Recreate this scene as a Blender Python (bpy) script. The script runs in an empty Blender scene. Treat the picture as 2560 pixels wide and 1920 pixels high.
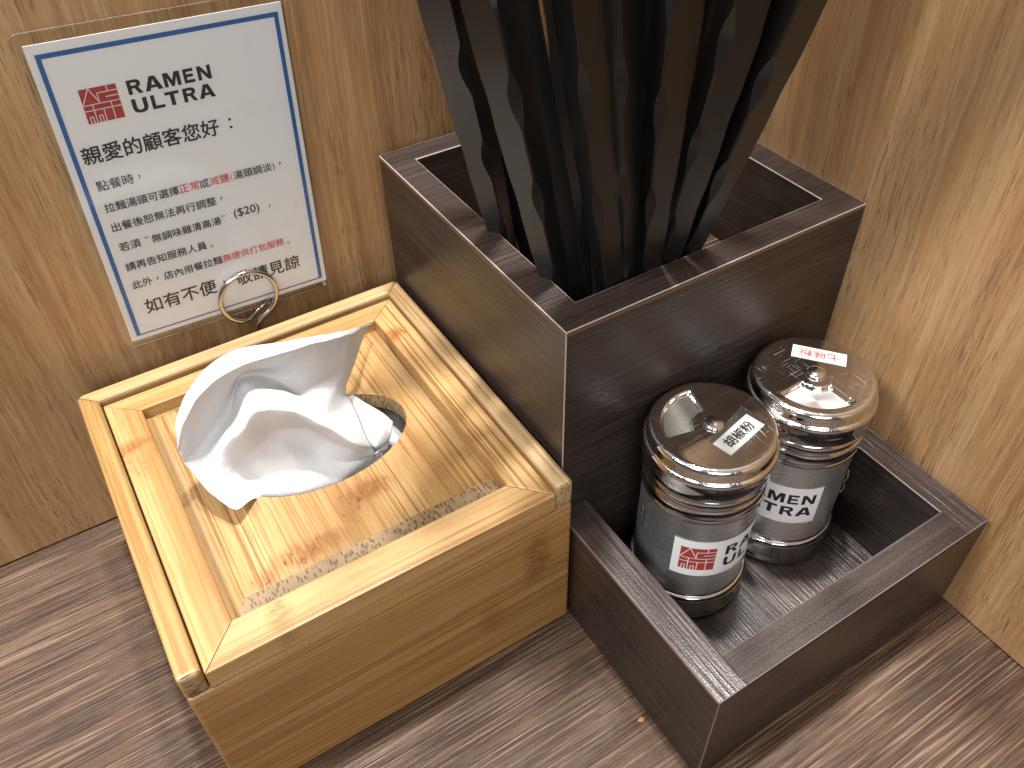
import bpy, bmesh, math, random
from mathutils import Vector, Matrix
random.seed(7)
U = 0.118                       # metres per working unit (one unit = width of the dark chopstick box)
scn = bpy.context.scene
COL = scn.collection

# ------------------------------------------------------------------ camera
cam_d = bpy.data.cameras.new('camera'); cam = bpy.data.objects.new('camera', cam_d); COL.objects.link(cam)
cam_d.sensor_width = 36.0; cam_d.lens = 29.786; cam_d.clip_start = 0.005; cam_d.clip_end = 50
Rw = [[0.84824, -0.52917, -0.02166], [-0.37826, -0.57669, -0.72412], [0.37069, 0.62242, -0.68934]]
m = Matrix(((Rw[0][0], -Rw[1][0], -Rw[2][0]), (Rw[0][1], -Rw[1][1], -Rw[2][1]), (Rw[0][2], -Rw[1][2], -Rw[2][2])))
cam.matrix_world = Matrix.Translation(Vector((-0.8747, -1.2175, 2.3557)) * U) @ m.to_4x4()
scn.camera = cam

# ------------------------------------------------------------------ world and lamps
w = bpy.data.worlds.new('World'); scn.world = w; w.use_nodes = True
nt = w.node_tree; bg = nt.nodes['Background']; bg.inputs[1].default_value = 1.0
tcw = nt.nodes.new('ShaderNodeTexCoord'); spw = nt.nodes.new('ShaderNodeSeparateXYZ'); rpw = nt.nodes.new('ShaderNodeValToRGB')
nt.links.new(tcw.outputs['Generated'], spw.inputs[0]); nt.links.new(spw.outputs[2], rpw.inputs[0]); nt.links.new(rpw.outputs[0], bg.inputs[0])
rpw.color_ramp.elements.new(.5)
for el, (p_, v_) in zip(rpw.color_ramp.elements, ((.05, .09), (.60, .17), (.92, .55))):      # dim room, brighter ceiling overhead
    el.position = p_; el.color = (v_, v_*.97, v_*.93, 1)

def lamp(name, pos, target, size, power, color):
    d = bpy.data.lights.new(name, 'AREA'); d.shape = 'DISK'; d.size = size * U; d.energy = power; d.color = color
    o = bpy.data.objects.new(name, d); COL.objects.link(o)
    o.location = Vector(pos) * U
    o.rotation_euler = (Vector(target) - Vector(pos)).to_track_quat('-Z', 'Y').to_euler()
    return o
lamp('ceiling_spot', (0.35, 0.95, 12), (0.1, 0.0, 0), 0.5, 22.0, (1.0, 0.98, 0.95))
lamp('ceiling_spot', (1.75, 1.0, 12), (-0.3, 0.0, 0), 0.7, 18.0, (1.0, 0.98, 0.95))
lamp('ceiling_spot', (-8.0, 0.98, 11), (0.6, 0.2, 0.6), 2.4, 18.0, (1.0, 0.975, 0.95))
lamp('side_wall_fill', (-8.0, -4.0, 10), (0.8, 0.0, 0.6), 3.0, 6.0, (1.0, 0.98, 0.95))  # added soft fill that evens the light on the side wall
lamp('front_fill', (-3.2, -8.0, 6.0), (-0.3, 0.6, 0.9), 5.0, 7.2, (1.0, 0.99, 0.98))  # added broad fill from behind the camera, lifts back wall and notice

scn.view_settings.view_transform = 'Standard'; scn.view_settings.look = 'None'
scn.view_settings.exposure = 0.0; scn.view_settings.gamma = 1.0
scn.view_settings.use_curve_mapping = False

# ------------------------------------------------------------------ object helpers
def bm_new(): return bmesh.new()
def obj(name, bm, mats, parent=None, smooth=False, bevel=None, bevel_mat=None, loc=None):
    """link one bmesh (in working units) as one object"""
    me = bpy.data.meshes.new(name)
    bmesh.ops.recalc_face_normals(bm, faces=bm.faces[:])
    bm.to_mesh(me); bm.free()
    me.transform(Matrix.Scale(U, 4))
    if not isinstance(mats, (list, tuple)): mats = [mats]
    for mt in mats: me.materials.append(mt)
    if smooth:
        for p in me.polygons: p.use_smooth = True
    o = bpy.data.objects.new(name, me); COL.objects.link(o)
    if parent: o.parent = parent
    if loc: o.location = Vector(loc) * U
    if bevel:
        b = o.modifiers.new('bevel', 'BEVEL'); b.width = bevel * U; b.segments = 3; b.limit_method = 'ANGLE'; b.angle_limit = math.radians(50)
        if bevel_mat is not None: b.material = bevel_mat
    return o
def tag(o, label=None, cat=None, group=None, kind=None):
    if label: o['label'] = label
    if cat: o['category'] = cat
    if group: o['group'] = group
    if kind: o['kind'] = kind
    return o
def thing(name, label, cat, loc=(0, 0, 0), group=None):
    o = bpy.data.objects.new(name, None); COL.objects.link(o); o.location = Vector(loc) * U; o.empty_display_size = 0.01
    return tag(o, label, cat, group)
def box(bm, a, b, mi=0):
    x0, y0, z0 = a; x1, y1, z1 = b
    v = [bm.verts.new(p) for p in ((x0,y0,z0),(x1,y0,z0),(x1,y1,z0),(x0,y1,z0),(x0,y0,z1),(x1,y0,z1),(x1,y1,z1),(x0,y1,z1))]
    fs = []
    for q in ((3,2,1,0),(4,5,6,7),(0,1,5,4),(1,2,6,5),(2,3,7,6),(3,0,4,7)):
        f = bm.faces.new([v[i] for i in q]); f.material_index = mi; fs.append(f)
    return fs
def prism(bm, poly, z0, z1, mi=0):
    n = len(poly)
    lo = [bm.verts.new((x, y, z0)) for x, y in poly]; hi = [bm.verts.new((x, y, z1)) for x, y in poly]
    bm.faces.new(lo[::-1]).material_index = mi; bm.faces.new(hi).material_index = mi
    for i in range(n):
        j = (i + 1) % n
        bm.faces.new((lo[i], lo[j], hi[j], hi[i])).material_index = mi
def tube(bm, pts, r, n=12, cap=True):
    pts = [Vector(p) for p in pts]; rings = []; N = len(pts)
    rad = r if callable(r) else (lambda t: r)
    prev = None
    for i, p in enumerate(pts):
        t = (pts[min(i+1, N-1)] - pts[max(i-1, 0)]).normalized()
        if prev is None:
            a = Vector((0, 0, 1)) if abs(t.z) < .9 else Vector((1, 0, 0)); u = t.cross(a).normalized()
        else:
            u = (prev - t * prev.dot(t)).normalized()
        prev = u; v = t.cross(u); rr = rad(i / max(1, N-1))
        rings.append([bm.verts.new(p + rr * (math.cos(2*math.pi*k/n) * u + math.sin(2*math.pi*k/n) * v)) for k in range(n)])
    for a, b in zip(rings, rings[1:]):
        for k in range(n): bm.faces.new((a[k], a[(k+1) % n], b[(k+1) % n], b[k]))
    if cap: bm.faces.new(rings[0][::-1]); bm.faces.new(rings[-1])
def lathe(bm, prof, n=96, closed_top=True, closed_bottom=True):
    rings = []
    for r, z in prof:
        rings.append([bm.verts.new((r*math.cos(2*math.pi*k/n), r*math.sin(2*math.pi*k/n), z)) for k in range(n)])
    for a, b in zip(rings, rings[1:]):
        for k in range(n): bm.faces.new((a[k], a[(k+1) % n], b[(k+1) % n], b[k]))
    if closed_bottom: bm.faces.new(rings[0][::-1])
    if closed_top: bm.faces.new(rings[-1])

# ------------------------------------------------------------------ materials
class NT:
    def __init__(s, name):
        s.m = bpy.data.materials.new(name); s.m.use_nodes = True; s.t = s.m.node_tree; s.t.nodes.clear()
        s.out = s.n('ShaderNodeOutputMaterial'); s._c = None
    def n(s, typ, **kw):
        nd = s.t.nodes.new(typ)
        for k, v in kw.items(): setattr(nd, k, v)
        return nd
    def put(s, sock, v):
        if v is None: return
        if isinstance(v, bpy.types.NodeSocket): s.t.links.new(v, sock)
        elif hasattr(sock.default_value, '__len__') and not hasattr(v, '__len__'): sock.default_value = (v, v, v)
        elif hasattr(v, '__len__') and len(v) == 3 and len(sock.default_value) == 4: sock.default_value = (*v, 1)
        else: sock.default_value = v
    def coord(s):
        if s._c is None:
            tc = s.n('ShaderNodeTexCoord'); mp = s.n('ShaderNodeMapping'); mp.inputs['Scale'].default_value = (1/U,)*3
            s.t.links.new(tc.outputs['Object'], mp.inputs[0]); s._c = mp.outputs[0]
        return s._c
    def noise(s, scale, detail=3, rough=.55, off=(0, 0, 0), dist=0, src=None, color=False):
        mp = s.n('ShaderNodeMapping'); mp.inputs['Scale'].default_value = scale if hasattr(scale, '__len__') else (scale,)*3
        mp.inputs['Location'].default_value = off
        s.t.links.new(src or s.coord(), mp.inputs[0])
        nz = s.n('ShaderNodeTexNoise'); nz.inputs['Scale'].default_value = 1; nz.inputs['Detail'].default_value = detail
        nz.inputs['Roughness'].default_value = rough; nz.inputs['Distortion'].default_value = dist
        s.t.links.new(mp.outputs[0], nz.inputs['Vector']); return nz.outputs['Color' if color else 'Fac']
    def ramp(s, fac, stops, interp='LINEAR'):
        r = s.n('ShaderNodeValToRGB'); r.color_ramp.interpolation = interp; e = r.color_ramp.elements
        while len(e) < len(stops): e.new(.5)
        for el, (p, c) in zip(e, stops):
            el.position = p; el.color = (*c, 1) if hasattr(c, '__len__') else (c, c, c, 1)
        s.put(r.inputs[0], fac); return r.outputs[0]
    def math(s, op, a, b=None, c=None, clamp=False):
        nd = s.n('ShaderNodeMath', operation=op, use_clamp=clamp)
        for i, v in enumerate((a, b, c)):
            if v is not None: s.put(nd.inputs[i], v)
        return nd.outputs[0]
    def mix(s, fac, a, b, mode='MIX'):
        nd = s.n('ShaderNodeMix', data_type='RGBA', blend_type=mode)
        s.put(nd.inputs['Factor'], fac); s.put(nd.inputs[6], a); s.put(nd.inputs[7], b); return nd.outputs[2]
    def bump(s, h, strength=.3, dist=.002):
        nd = s.n('ShaderNodeBump'); nd.inputs['Strength'].default_value = strength; nd.inputs['Distance'].default_value = dist*U
        s.put(nd.inputs['Height'], h); return nd.outputs[0]
    def principled(s, **kw):
        nd = s.n('ShaderNodeBsdfPrincipled')
        for k, v in kw.items():
            s.put(nd.inputs[k.replace('_', ' ')], v)
        s.t.links.new(nd.outputs[0], s.out.inputs[0]); s.p = nd; return s
def axis_scale(ax, cross, along):
    return tuple(along if i == ax else cross for i in range(3))

def wall_mat(name='oak_laminate', ax=2):
    s = NT(name); A = lambda c, a: axis_scale(ax, c, a)
    warp = s.noise((1.6, 1.6, 1.1), 3, color=True)
    vm = s.n('ShaderNodeVectorMath', operation='MULTIPLY_ADD'); s.t.links.new(warp, vm.inputs[0]); vm.inputs[1].default_value = (.05, .05, .0); s.t.links.new(s.coord(), vm.inputs[2])
    src = vm.outputs[0]
    big = s.noise(A(8, .22), 4, .6, src=src)
    col = s.ramp(big, [(.30, (.245, .124, .049)), (.44, (.345, .191, .084)), (.55, (.410, .243, .116)), (.72, (.465, .300, .158))])
    mid = s.noise(A(60, .8), 4, .65, src=src, off=(3, 1, 5))
    col = s.mix(s.ramp(mid, [(.40, 0.0), (.64, .45)]), col, s.mix(1.0, col, (.62, .55, .48), 'MULTIPLY'))
    pores = s.noise(A(230, 13.0), 2, .5, src=src, off=(7, 2, 1))
    dens = s.noise(A(14, 1.6), 3, .5, src=src, off=(11, 4, 2))
    pm = s.math('MULTIPLY', s.ramp(pores, [(.55, 0.0), (.66, 1.0)]), s.ramp(dens, [(.38, .20), (.60, 1.0)]))
    col = s.mix(s.math('MULTIPLY', pm, .58), col, (.105, .054, .026))
    lite = s.noise(A(150, 2.6), 3, .6, src=src, off=(1, 9, 4))
    col = s.mix(s.ramp(lite, [(.52, 0.0), (.68, .36)]), col, (.54, .385, .220))
    h = s.math('SUBTRACT', s.math('MULTIPLY', lite, .5), pm)
    fine = s.noise(300, 2)
    s.principled(Base_Color=col, Roughness=s.ramp(mid, [(.3, .42), (.7, .56)]), Specular_IOR_Level=.4, Normal=s.bump(s.math('ADD', h, s.math('MULTIPLY', fine, .4)), .35, .0030))
    return s.m

def table_mat(name='walnut_tabletop'):
    s = NT(name); A = lambda c, a: axis_scale(0, c, a)
    big = s.noise(A(5.5, .45), 5, .6, dist=.3)
    col = s.ramp(big, [(.28, (.044, .021, .012)), (.43, (.076, .042, .024)), (.56, (.108, .064, .038)), (.74, (.150, .095, .059))])
    mid = s.noise(A(75, 1.1), 4, .65, off=(2, 5, 1))
    col = s.mix(s.ramp(mid, [(.36, .7), (.60, 0.0)]), col, (.034, .018, .012))
    fine = s.noise(A(150, 3.2), 3, .65, off=(8, 3, 1))
    col = s.mix(s.ramp(fine, [(.50, 0.0), (.60, .8)]), col, (.024, .013, .009))
    lite = s.noise(A(130, 2.4), 3, .62, off=(5, 6, 1))
    col = s.mix(s.ramp(lite, [(.53, 0.0), (.65, .58)]), col, (.27, .18, .118))
    grit = s.noise(320, 2, .7)
    h = s.math('ADD', s.math('MULTIPLY', fine, -1.0), s.math('ADD', s.math('MULTIPLY', lite, .8), s.math('MULTIPLY', grit, .25)))
    s.principled(Base_Color=col, Roughness=s.ramp(fine, [(.35, .30), (.65, .5)]), Specular_IOR_Level=.30, Normal=s.bump(h, .8, .005))
    return s.m

def dark_mat(name, ax, tone=1.0, rough=.30, sp=.5, gritty=.0, depth=1.0):
    s = NT(name); A = lambda c, a: axis_scale(ax, c, a)
    T = lambda r, g, b: (r*tone, g*tone, b*tone)
    big = s.noise(A(6, .6), 4, .6, dist=.3)
    col = s.ramp(big, [(.32, T(.0165, .0105, .0088)), (.5, T(.027, .0180, .0152)), (.7, T(.041, .0290, .0245))])
    fine = s.noise(A(95, 2.6), 3, .6, off=(3, 7, 2))
    col = s.mix(s.ramp(fine, [(.50, 0.0), (.66, .8)]), col, T(.0105, .0075, .0065))
    lite = s.noise(A(60, 1.8), 3, .6, off=(9, 2, 6))
    col = s.mix(s.ramp(lite, [(.56, 0.0), (.74, .38)]), col, T(.080, .062, .053))
    grit = s.noise(210, 2, .7)
    if gritty: col = s.mix(s.ramp(grit, [(.55, 0.0), (.72, gritty)]), col, T(.15, .115, .10))
    h = s.math('ADD', s.math('MULTIPLY', fine, -1.0), s.math('ADD', s.math('MULTIPLY', lite, .4), s.math('MULTIPLY', grit, .22)))
    s.principled(Base_Color=col, Roughness=s.math('ADD', s.math('MULTIPLY', grit, .14), rough - .05), Specular_IOR_Level=sp, Normal=s.bump(h, .55*depth, .004))
    return s.m

def bamboo_mat(name, ax, knots=(), tint=(1, 1, 1), seed=0.0, lines=.55, dirt=()):
    """knots: (x,y,z, r_cross, r_along, strength)"""
    s = NT(name); A = lambda c, a: axis_scale(ax, c, a)
    T = lambda r, g, b: (r*tint[0], g*tint[1], b*tint[2])
    o = (seed, seed*1.7, seed*.6)
    big = s.noise(A(11, .55), 3, .5, off=o)
    col = s.ramp(big, [(.32, T(.300, .174, .070)), (.48, T(.378, .238, .104)), (.66, T(.452, .306, .152))])
    ln = s.noise(A(100, 1.1), 4, .65, off=(o[0]+3, o[1]+2, o[2]+8))
    dn = s.noise(A(7, .5), 2, .5, off=(o[0]+13, o[1]+1, o[2]+5))
    lm = s.math('MULTIPLY', s.ramp(ln, [(.50, 0.0), (.56, 1.0)]), s.ramp(dn, [(.34, .3), (.54, 1.0)]))
    col = s.mix(s.math('MULTIPLY', lm, lines), col, T(.17, .066, .016))
    fn = s.noise(A(150, 5), 3, .6, off=o)
    col = s.mix(s.ramp(fn, [(.50, 0.0), (.68, .5)]), col, T(.25, .122, .037))
    sep = s.n('ShaderNodeSeparateXYZ'); s.t.links.new(s.coord(), sep.inputs[0])
    for (kx, ky, kz, rc, ra, st) in knots:
        off = s.n('ShaderNodeVectorMath', operation='SUBTRACT'); s.t.links.new(s.coord(), off.inputs[0]); off.inputs[1].default_value = (kx, ky, kz)
        wob = s.noise(A(9, 3), 2, color=True)
        wv = s.n('ShaderNodeVectorMath', operation='MULTIPLY_ADD'); s.t.links.new(wob, wv.inputs[0]); wv.inputs[1].default_value = (.05,)*3; s.t.links.new(off.outputs[0], wv.inputs[2])
        sc = s.n('ShaderNodeVectorMath', operation='DIVIDE'); s.t.links.new(wv.outputs[0], sc.inputs[0]); sc.inputs[1].default_value = axis_scale(ax, rc, ra)
        ln_ = s.n('ShaderNodeVectorMath', operation='LENGTH'); s.t.links.new(sc.outputs[0], ln_.inputs[0])
        fall = s.ramp(ln_.outputs['Value'], [(.35, 1.0), (1.0, 0.0)], 'EASE')
        mott = s.noise(A(125, 20), 3, .65, off=(kx*9, ky*9, 1))
        mk = s.math('MULTIPLY', fall, s.ramp(mott, [(.36, .2), (.56, 1.0)]))
        col = s.mix(s.math('MULTIPLY', mk, st), col, T(.20, .080, .020))
        dots = s.noise(A(90, 55), 1, .4, off=(kx*5, 2, 3))
        dk = s.math('MULTIPLY', fall, s.ramp(dots, [(.66, 0.0), (.70, 1.0)]))
        col = s.mix(s.math('MULTIPLY', dk, st), col, (.07, .028, .010))
    for (dx, dy, dz, rx, ry, rz, st) in dirt:
        off = s.n('ShaderNodeVectorMath', operation='SUBTRACT'); s.t.links.new(s.coord(), off.inputs[0]); off.inputs[1].default_value = (dx, dy, dz)
        sc = s.n('ShaderNodeVectorMath', operation='DIVIDE'); s.t.links.new(off.outputs[0], sc.inputs[0]); sc.inputs[1].default_value = (rx, ry, rz)
        ln_ = s.n('ShaderNodeVectorMath', operation='LENGTH'); s.t.links.new(sc.outputs[0], ln_.inputs[0])
        mk = s.math('MULTIPLY', s.ramp(ln_.outputs['Value'], [(.55, 1.0), (1.0, 0.0)]), s.ramp(s.noise(26, 4, .7), [(.34, .2), (.6, 1.0)]))
        col = s.mix(s.math('MULTIPLY', mk, st), col, (.30, .21, .12))
    h = s.math('SUBTRACT', s.math('MULTIPLY', fn, .3), lm)
    s.principled(Base_Color=col, Roughness=.40, Specular_IOR_Level=.45, Coat_Weight=.25, Coat_Roughness=.22, Normal=s.bump(h, .25, .002))
    return s.m

def endgrain_mat(tone=1.0, ax=1):
    s = NT('bamboo_end_grain')
    v = s.n('ShaderNodeTexVoronoi'); mp = s.n('ShaderNodeMapping'); mp.inputs['Scale'].default_value = axis_scale(ax, 150, 30)
    s.t.links.new(s.coord(), mp.inputs[0]); s.t.links.new(mp.outputs[0], v.inputs['Vector']); v.inputs['Scale'].default_value = 1
    big = s.noise(14, 3)
    base = s.ramp(big, [(.35, (.33*tone, .215*tone, .105*tone)), (.65, (.47*tone, .32*tone, .165*tone))])
    col = s.mix(s.ramp(v.outputs['Distance'], [(.28, .9), (.44, 0.0)]), base, (.13*tone, .07*tone, .028*tone))
    s.principled(Base_Color=col, Roughness=.55, Specular_IOR_Level=.3, Normal=s.bump(v.outputs['Distance'], .3, .002)); return s.m

def plain(name, col, rough=.5, metal=0, spec=.5, **kw):
    s = NT(name); n = s.noise(30, 3)
    c = s.mix(s.ramp(n, [(.3, .12), (.7, 0.0)]), col, tuple(x*.75 for x in col))
    s.principled(Base_Color=c, Roughness=rough, Metallic=metal, Specular_IOR_Level=spec, **kw); return s.m

def steel_mat(name, rough, brushed=None, scratch=0.0, tone=1.0):
    s = NT(name)
    if brushed == 'body':      # fine horizontal turning lines
        ln = s.noise((5, 5, 200), 3, .7); bmp = None
        r = s.ramp(ln, [(.3, rough - .06), (.7, rough + .09)])
    elif brushed == 'lid':     # circular turning lines from the centre
        sx = s.n('ShaderNodeSeparateXYZ'); s.t.links.new(s.coord(), sx.inputs[0])
        rad = s.math('SQRT', s.math('ADD', s.math('MULTIPLY', sx.outputs[0], sx.outputs[0]), s.math('MULTIPLY', sx.outputs[1], sx.outputs[1])))
        ang = s.math('ARCTAN2', sx.outputs[1], sx.outputs[0])
        cb = s.n('ShaderNodeCombineXYZ'); s.put(cb.inputs[0], s.math('MULTIPLY', rad, 300.0)); s.put(cb.inputs[1], s.math('MULTIPLY', ang, 1.2))
        nz = s.n('ShaderNodeTexNoise'); s.t.links.new(cb.outputs[0], nz.inputs['Vector']); nz.inputs['Scale'].default_value = 1; nz.inputs['Detail'].default_value = 2
        sc1 = s.noise((420, 11, 1), 2, .5, dist=.25); sc2 = s.noise((12, 460, 1), 2, .5, dist=.25, off=(5, 5, 5))
        patch = s.ramp(s.noise(9, 2), [(.36, 0.0), (.56, 1.0)])
        sc = s.math('MULTIPLY', s.math('ADD', s.ramp(sc1, [(.64, 0.0), (.70, 1.0)]), s.ramp(sc2, [(.65, 0.0), (.71, 1.0)])), patch)
        h = s.math('ADD', s.math('MULTIPLY', nz.outputs['Fac'], .03), s.math('MULTIPLY', sc, scratch))
        bmp = s.bump(h, .16, .0008); r = s.math('ADD', s.math('MULTIPLY', sc, .25), s.math('MULTIPLY_ADD', nz.outputs['Fac'], .10, rough-.03))
    else:
        n = s.noise(60, 3, .6); bmp = s.bump(n, .05, .001); r = s.ramp(n, [(.3, rough*.7), (.7, rough*1.4)])
    smudge = s.noise(7, 3, .6)
    c = s.ramp(smudge, [(.3, (.58*tone, .575*tone, .565*tone)), (.7, (.72*tone, .715*tone, .705*tone))])
    s.principled(Base_Color=c, Metallic=.88 if brushed == 'body' else 1.0, Roughness=r, Normal=bmp)
    if brushed:
        tg = s.n('ShaderNodeTangent', direction_type='RADIAL', axis='Z'); s.t.links.new(tg.outputs[0], s.p.inputs['Tangent']); s.p.inputs['Anisotropic'].default_value = .6 if brushed == 'lid' else .5
    return s.m

def tissue_mat():
    s = NT('white_tissue'); n = s.noise(190, 2, .5); n2 = s.noise(26, 3, .5)
    h = s.math('ADD', s.math('MULTIPLY', n, .6), s.math('MULTIPLY', n2, 1.2))
    nb = s.bump(h, .5, .0035)
    s.principled(Base_Color=(.68, .685, .70), Roughness=1.0, Specular_IOR_Level=.05, Normal=nb)
    tr = s.n('ShaderNodeBsdfTranslucent'); tr.inputs[0].default_value = (.88, .87, .86, 1); s.t.links.new(nb, tr.inputs['Normal'])
    mx = s.n('ShaderNodeMixShader'); mx.inputs[0].default_value = .20
    s.t.links.new(s.p.outputs[0], mx.inputs[1]); s.t.links.new(tr.outputs[0], mx.inputs[2]); s.t.links.new(mx.outputs[0], s.out.inputs[0])
    return s.m

def film_mat(name='clear_film', gloss=.055, tint=.99, rough=.12):
    s = NT(name)
    tr = s.n('ShaderNodeBsdfTransparent'); tr.inputs[0].default_value = (tint, tint, tint*.985, 1)
    gl = s.n('ShaderNodeBsdfGlossy'); gl.inputs['Roughness'].default_value = rough
    n = s.noise(9, 3); s.t.links.new(s.bump(n, .12, .01), gl.inputs['Normal'])
    fr = s.n('ShaderNodeFresnel'); fr.inputs[0].default_value = 1.45
    mx = s.n('ShaderNodeMixShader'); s.put(mx.inputs[0], s.math('ADD', s.math('MULTIPLY', fr.outputs[0], .6), gloss - .03, clamp=True))
    s.t.links.new(tr.outputs[0], mx.inputs[1]); s.t.links.new(gl.outputs[0], mx.inputs[2]); s.t.links.new(mx.outputs[0], s.out.inputs[0])
    return s.m

def paper_mat():
    s = NT('sign_paper'); st = s.noise(9, 4, .6); st2 = s.noise(30, 3, .6)
    c = s.mix(s.ramp(st, [(.28, .30), (.42, 0.0)]), (.73, .735, .75), (.62, .58, .52))
    c = s.mix(s.ramp(st2, [(.70, 0.0), (.78, .35)]), c, (.55, .48, .38))
    s.principled(Base_Color=c, Roughness=.55, Specular_IOR_Level=.25); return s.m

M_wall = wall_mat(); M_table = table_mat()
M_dx = dark_mat('dark_laminate_lengthwise', 0); M_dy = dark_mat('dark_laminate_crosswise', 1)
M_topx = dark_mat('dark_laminate_rim_lengthwise', 0, 1.10, .34, .5, .30)
M_topy = dark_mat('dark_laminate_rim_crosswise', 1, 1.4, .28, .6, .1, 1.5)
M_worn = plain('worn_pale_edge', (.30, .27, .24), .35); M_worn2 = plain('worn_brown_edge', (.13, .108, .095), .35)
M_core = plain('exposed_board_core', (.11, .05, .020), .5)
M_floor = table_mat('walnut_box_floor')
M_stick = (lambda s: s.principled(Base_Color=(.0045, .0043, .0043), Roughness=s.ramp(s.noise(120, 3), [(.3, .30), (.7, .42)]), Specular_IOR_Level=.5, Normal=s.bump(s.noise(260, 2), .10, .002)).m)(NT('black_melamine'))
M_steel = steel_mat('polished_steel', .10, tone=1.1); M_body = steel_mat('brushed_steel_body', .27, 'body', tone=1.18); M_lid = steel_mat('scratched_steel_lid', .065, 'lid', 1.0, tone=1.15)
M_label = plain('white_label', (.76, .76, .77), .4); M_ink = plain('black_ink', (.022, .018, .017), .45)
M_logo = plain('red_ink', (.36, .045, .042), .5); M_redtxt = plain('light_red_ink', (.62, .10, .07), .5); M_blue = plain('blue_ink', (.022, .115, .33), .5)
M_logow = plain('logo_line_white', (.72, .70, .70), .5)
M_paper = paper_mat(); M_film = film_mat(); M_tape = film_mat('clear_tape', .10, .95, .2)
M_tissue = tissue_mat()
M_pepper = (lambda s: s.principled(Base_Color=s.mix(s.ramp(s.noise(150, 2, .7), [(.58, 0.0), (.68, .7)]), (.20, .19, .165), (.05, .045, .04)), Roughness=.5, Metallic=.35, Normal=s.bump(s.noise(200, 2), .4, .003)).m)(NT('dusty_steel'))
M_brass = steel_mat('ring_steel', .14, tone=.85)

# ------------------------------------------------------------------ setting: tabletop and the two partition walls
LY, RX = 1.0906, 1.0036
b = bm_new(); box(b, (-6, -5, -.2), (1.2, 1.25, 0)); tag(obj('tabletop', b, M_table), kind='structure')
b = bm_new(); box(b, (-6, LY, .006), (RX - .002, LY + .12, 3.0)); tag(obj('back_wall', b, M_wall, bevel=.004), kind='structure')
b = bm_new(); box(b, (RX, -5, .006), (RX + .12, LY + .12, 3.0)); tag(obj('side_wall', b, M_wall, bevel=.004), kind='structure')

# ------------------------------------------------------------------ dark chopstick caddy with its low tray
D, H, T = 1.0037, 1.0906, .0848
caddy = thing('chopstick_caddy', 'dark brown woodgrain caddy, tall square box with a low open tray in front', 'caddy')
def by_normal(bm, top_i=1):
    bm.normal_update()
    for f in bm.faces:
        n = f.normal
        if n.z > .9: f.material_index = top_i
        elif abs(n.x) > .9: f.material_index = 2
        else: f.material_index = 0
b = bm_new()
outer = [(0, 0), (1, 0), (1, D), (0, D)]; inner = [(T, T), (1-T, T), (1-T, D-T), (T, D-T)]
vo = [[b.verts.new((x, y, z)) for x, y in outer] for z in (0, H)]; vi = [[b.verts.new((x, y, z)) for x, y in inner] for z in (0, H)]
for i in range(4):
    j = (i+1) % 4
    b.faces.new((vo[0][i], vo[0][j], vo[1][j], vo[1][i])); b.faces.new((vi[0][j], vi[0][i], vi[1][i], vi[1][j]))
    b.faces.new((vo[1][i], vo[1][j], vi[1][j], vi[1][i])); b.faces.new((vo[0][j], vo[0][i], vi[0][i], vi[0][j]))
bmesh.ops.recalc_face_normals(b, faces=b.faces[:]); by_normal(b)
obj('tall_box', b, [M_dx, M_topx, M_dy, M_worn], caddy, bevel=.0026, bevel_mat=3)
b = bm_new()      # brown line of bare board just under the worn rim edge, front and left
box(b, (.004, -.0012, H-.0125), (.996, .004, H-.0055)); box(b, (-.0012, .004, H-.0125), (.004, D-.004, H-.0055))
obj('edge_line', b, M_core, caddy)
b = bm_new(); box(b, (T+.001, T+.001, .70), (1-T-.001, D-T-.001, .765)); obj('inner_floor', b, M_floor, caddy)
X0, X1, TD, TH, TT = -.0071, .9822, .6707, .4291, .0905
b = bm_new(); YE = -.0015
tp = {k: b.verts.new((*k, TH)) for k in ((X0, YE), (X0, -TD), (X0+TT, -TD), (X1-TT, -TD), (X1, -TD), (X1, YE), (X1-TT, YE), (X1-TT, -TD+TT), (X0+TT, -TD+TT), (X0+TT, YE))}
lo = {k: b.verts.new((*k, 0)) for k in ((X0, YE), (X0, -TD), (X1, -TD), (X1, YE), (X1-TT, YE), (X1-TT, -TD+TT), (X0+TT, -TD+TT), (X0+TT, YE))}
L_ = [(X0, YE), (X0, -TD), (X1, -TD), (X1, YE), (X1-TT, YE), (X1-TT, -TD+TT), (X0+TT, -TD+TT), (X0+TT, YE)]
def F_(ks, mi): b.faces.new(ks).material_index = mi
F_([tp[(X0, YE)], tp[(X0, -TD)], tp[(X0+TT, -TD)], tp[(X0+TT, -TD+TT)], tp[(X0+TT, YE)]], 1)
F_([tp[(X1, YE)], tp[(X1, -TD)], tp[(X1-TT, -TD)], tp[(X1-TT, -TD+TT)], tp[(X1-TT, YE)]], 1)
F_([tp[(X0+TT, -TD)], tp[(X1-TT, -TD)], tp[(X1-TT, -TD+TT)], tp[(X0+TT, -TD+TT)]], 4)
for i, k in enumerate(L_):
    n_ = L_[(i+1) % len(L_)]; up = [tp[n_], tp[k]]
    if i == 1: up = [tp[n_], tp[(X1-TT, -TD)], tp[(X0+TT, -TD)], tp[k]]
    F_([lo[k], lo[n_]]+up, 2 if abs(k[0]-n_[0]) < 1e-6 else 0)
F_([lo[k] for k in L_][::-1], 0)
tr = obj('tray', b, [M_dx, M_topy, M_dy, M_worn2, M_topx], caddy, bevel=.0028, bevel_mat=3)
M_joint = plain('dark_joint', (.008, .006, .005), .6)
for xj in (X0+TT, X1-TT):
    b = bm_new(); box(b, (xj-.0011, -TD-.0006, TH-.004), (xj+.0011, -TD+TT, TH+.0005)); obj('joint_line', b, M_joint, tr)
b = bm_new(); box(b, (X0+TT, -TD-.0007, TH-.0105), (X1-TT, -TD+.003, TH-.0080)); obj('joint_line', b, M_joint, tr)
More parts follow.
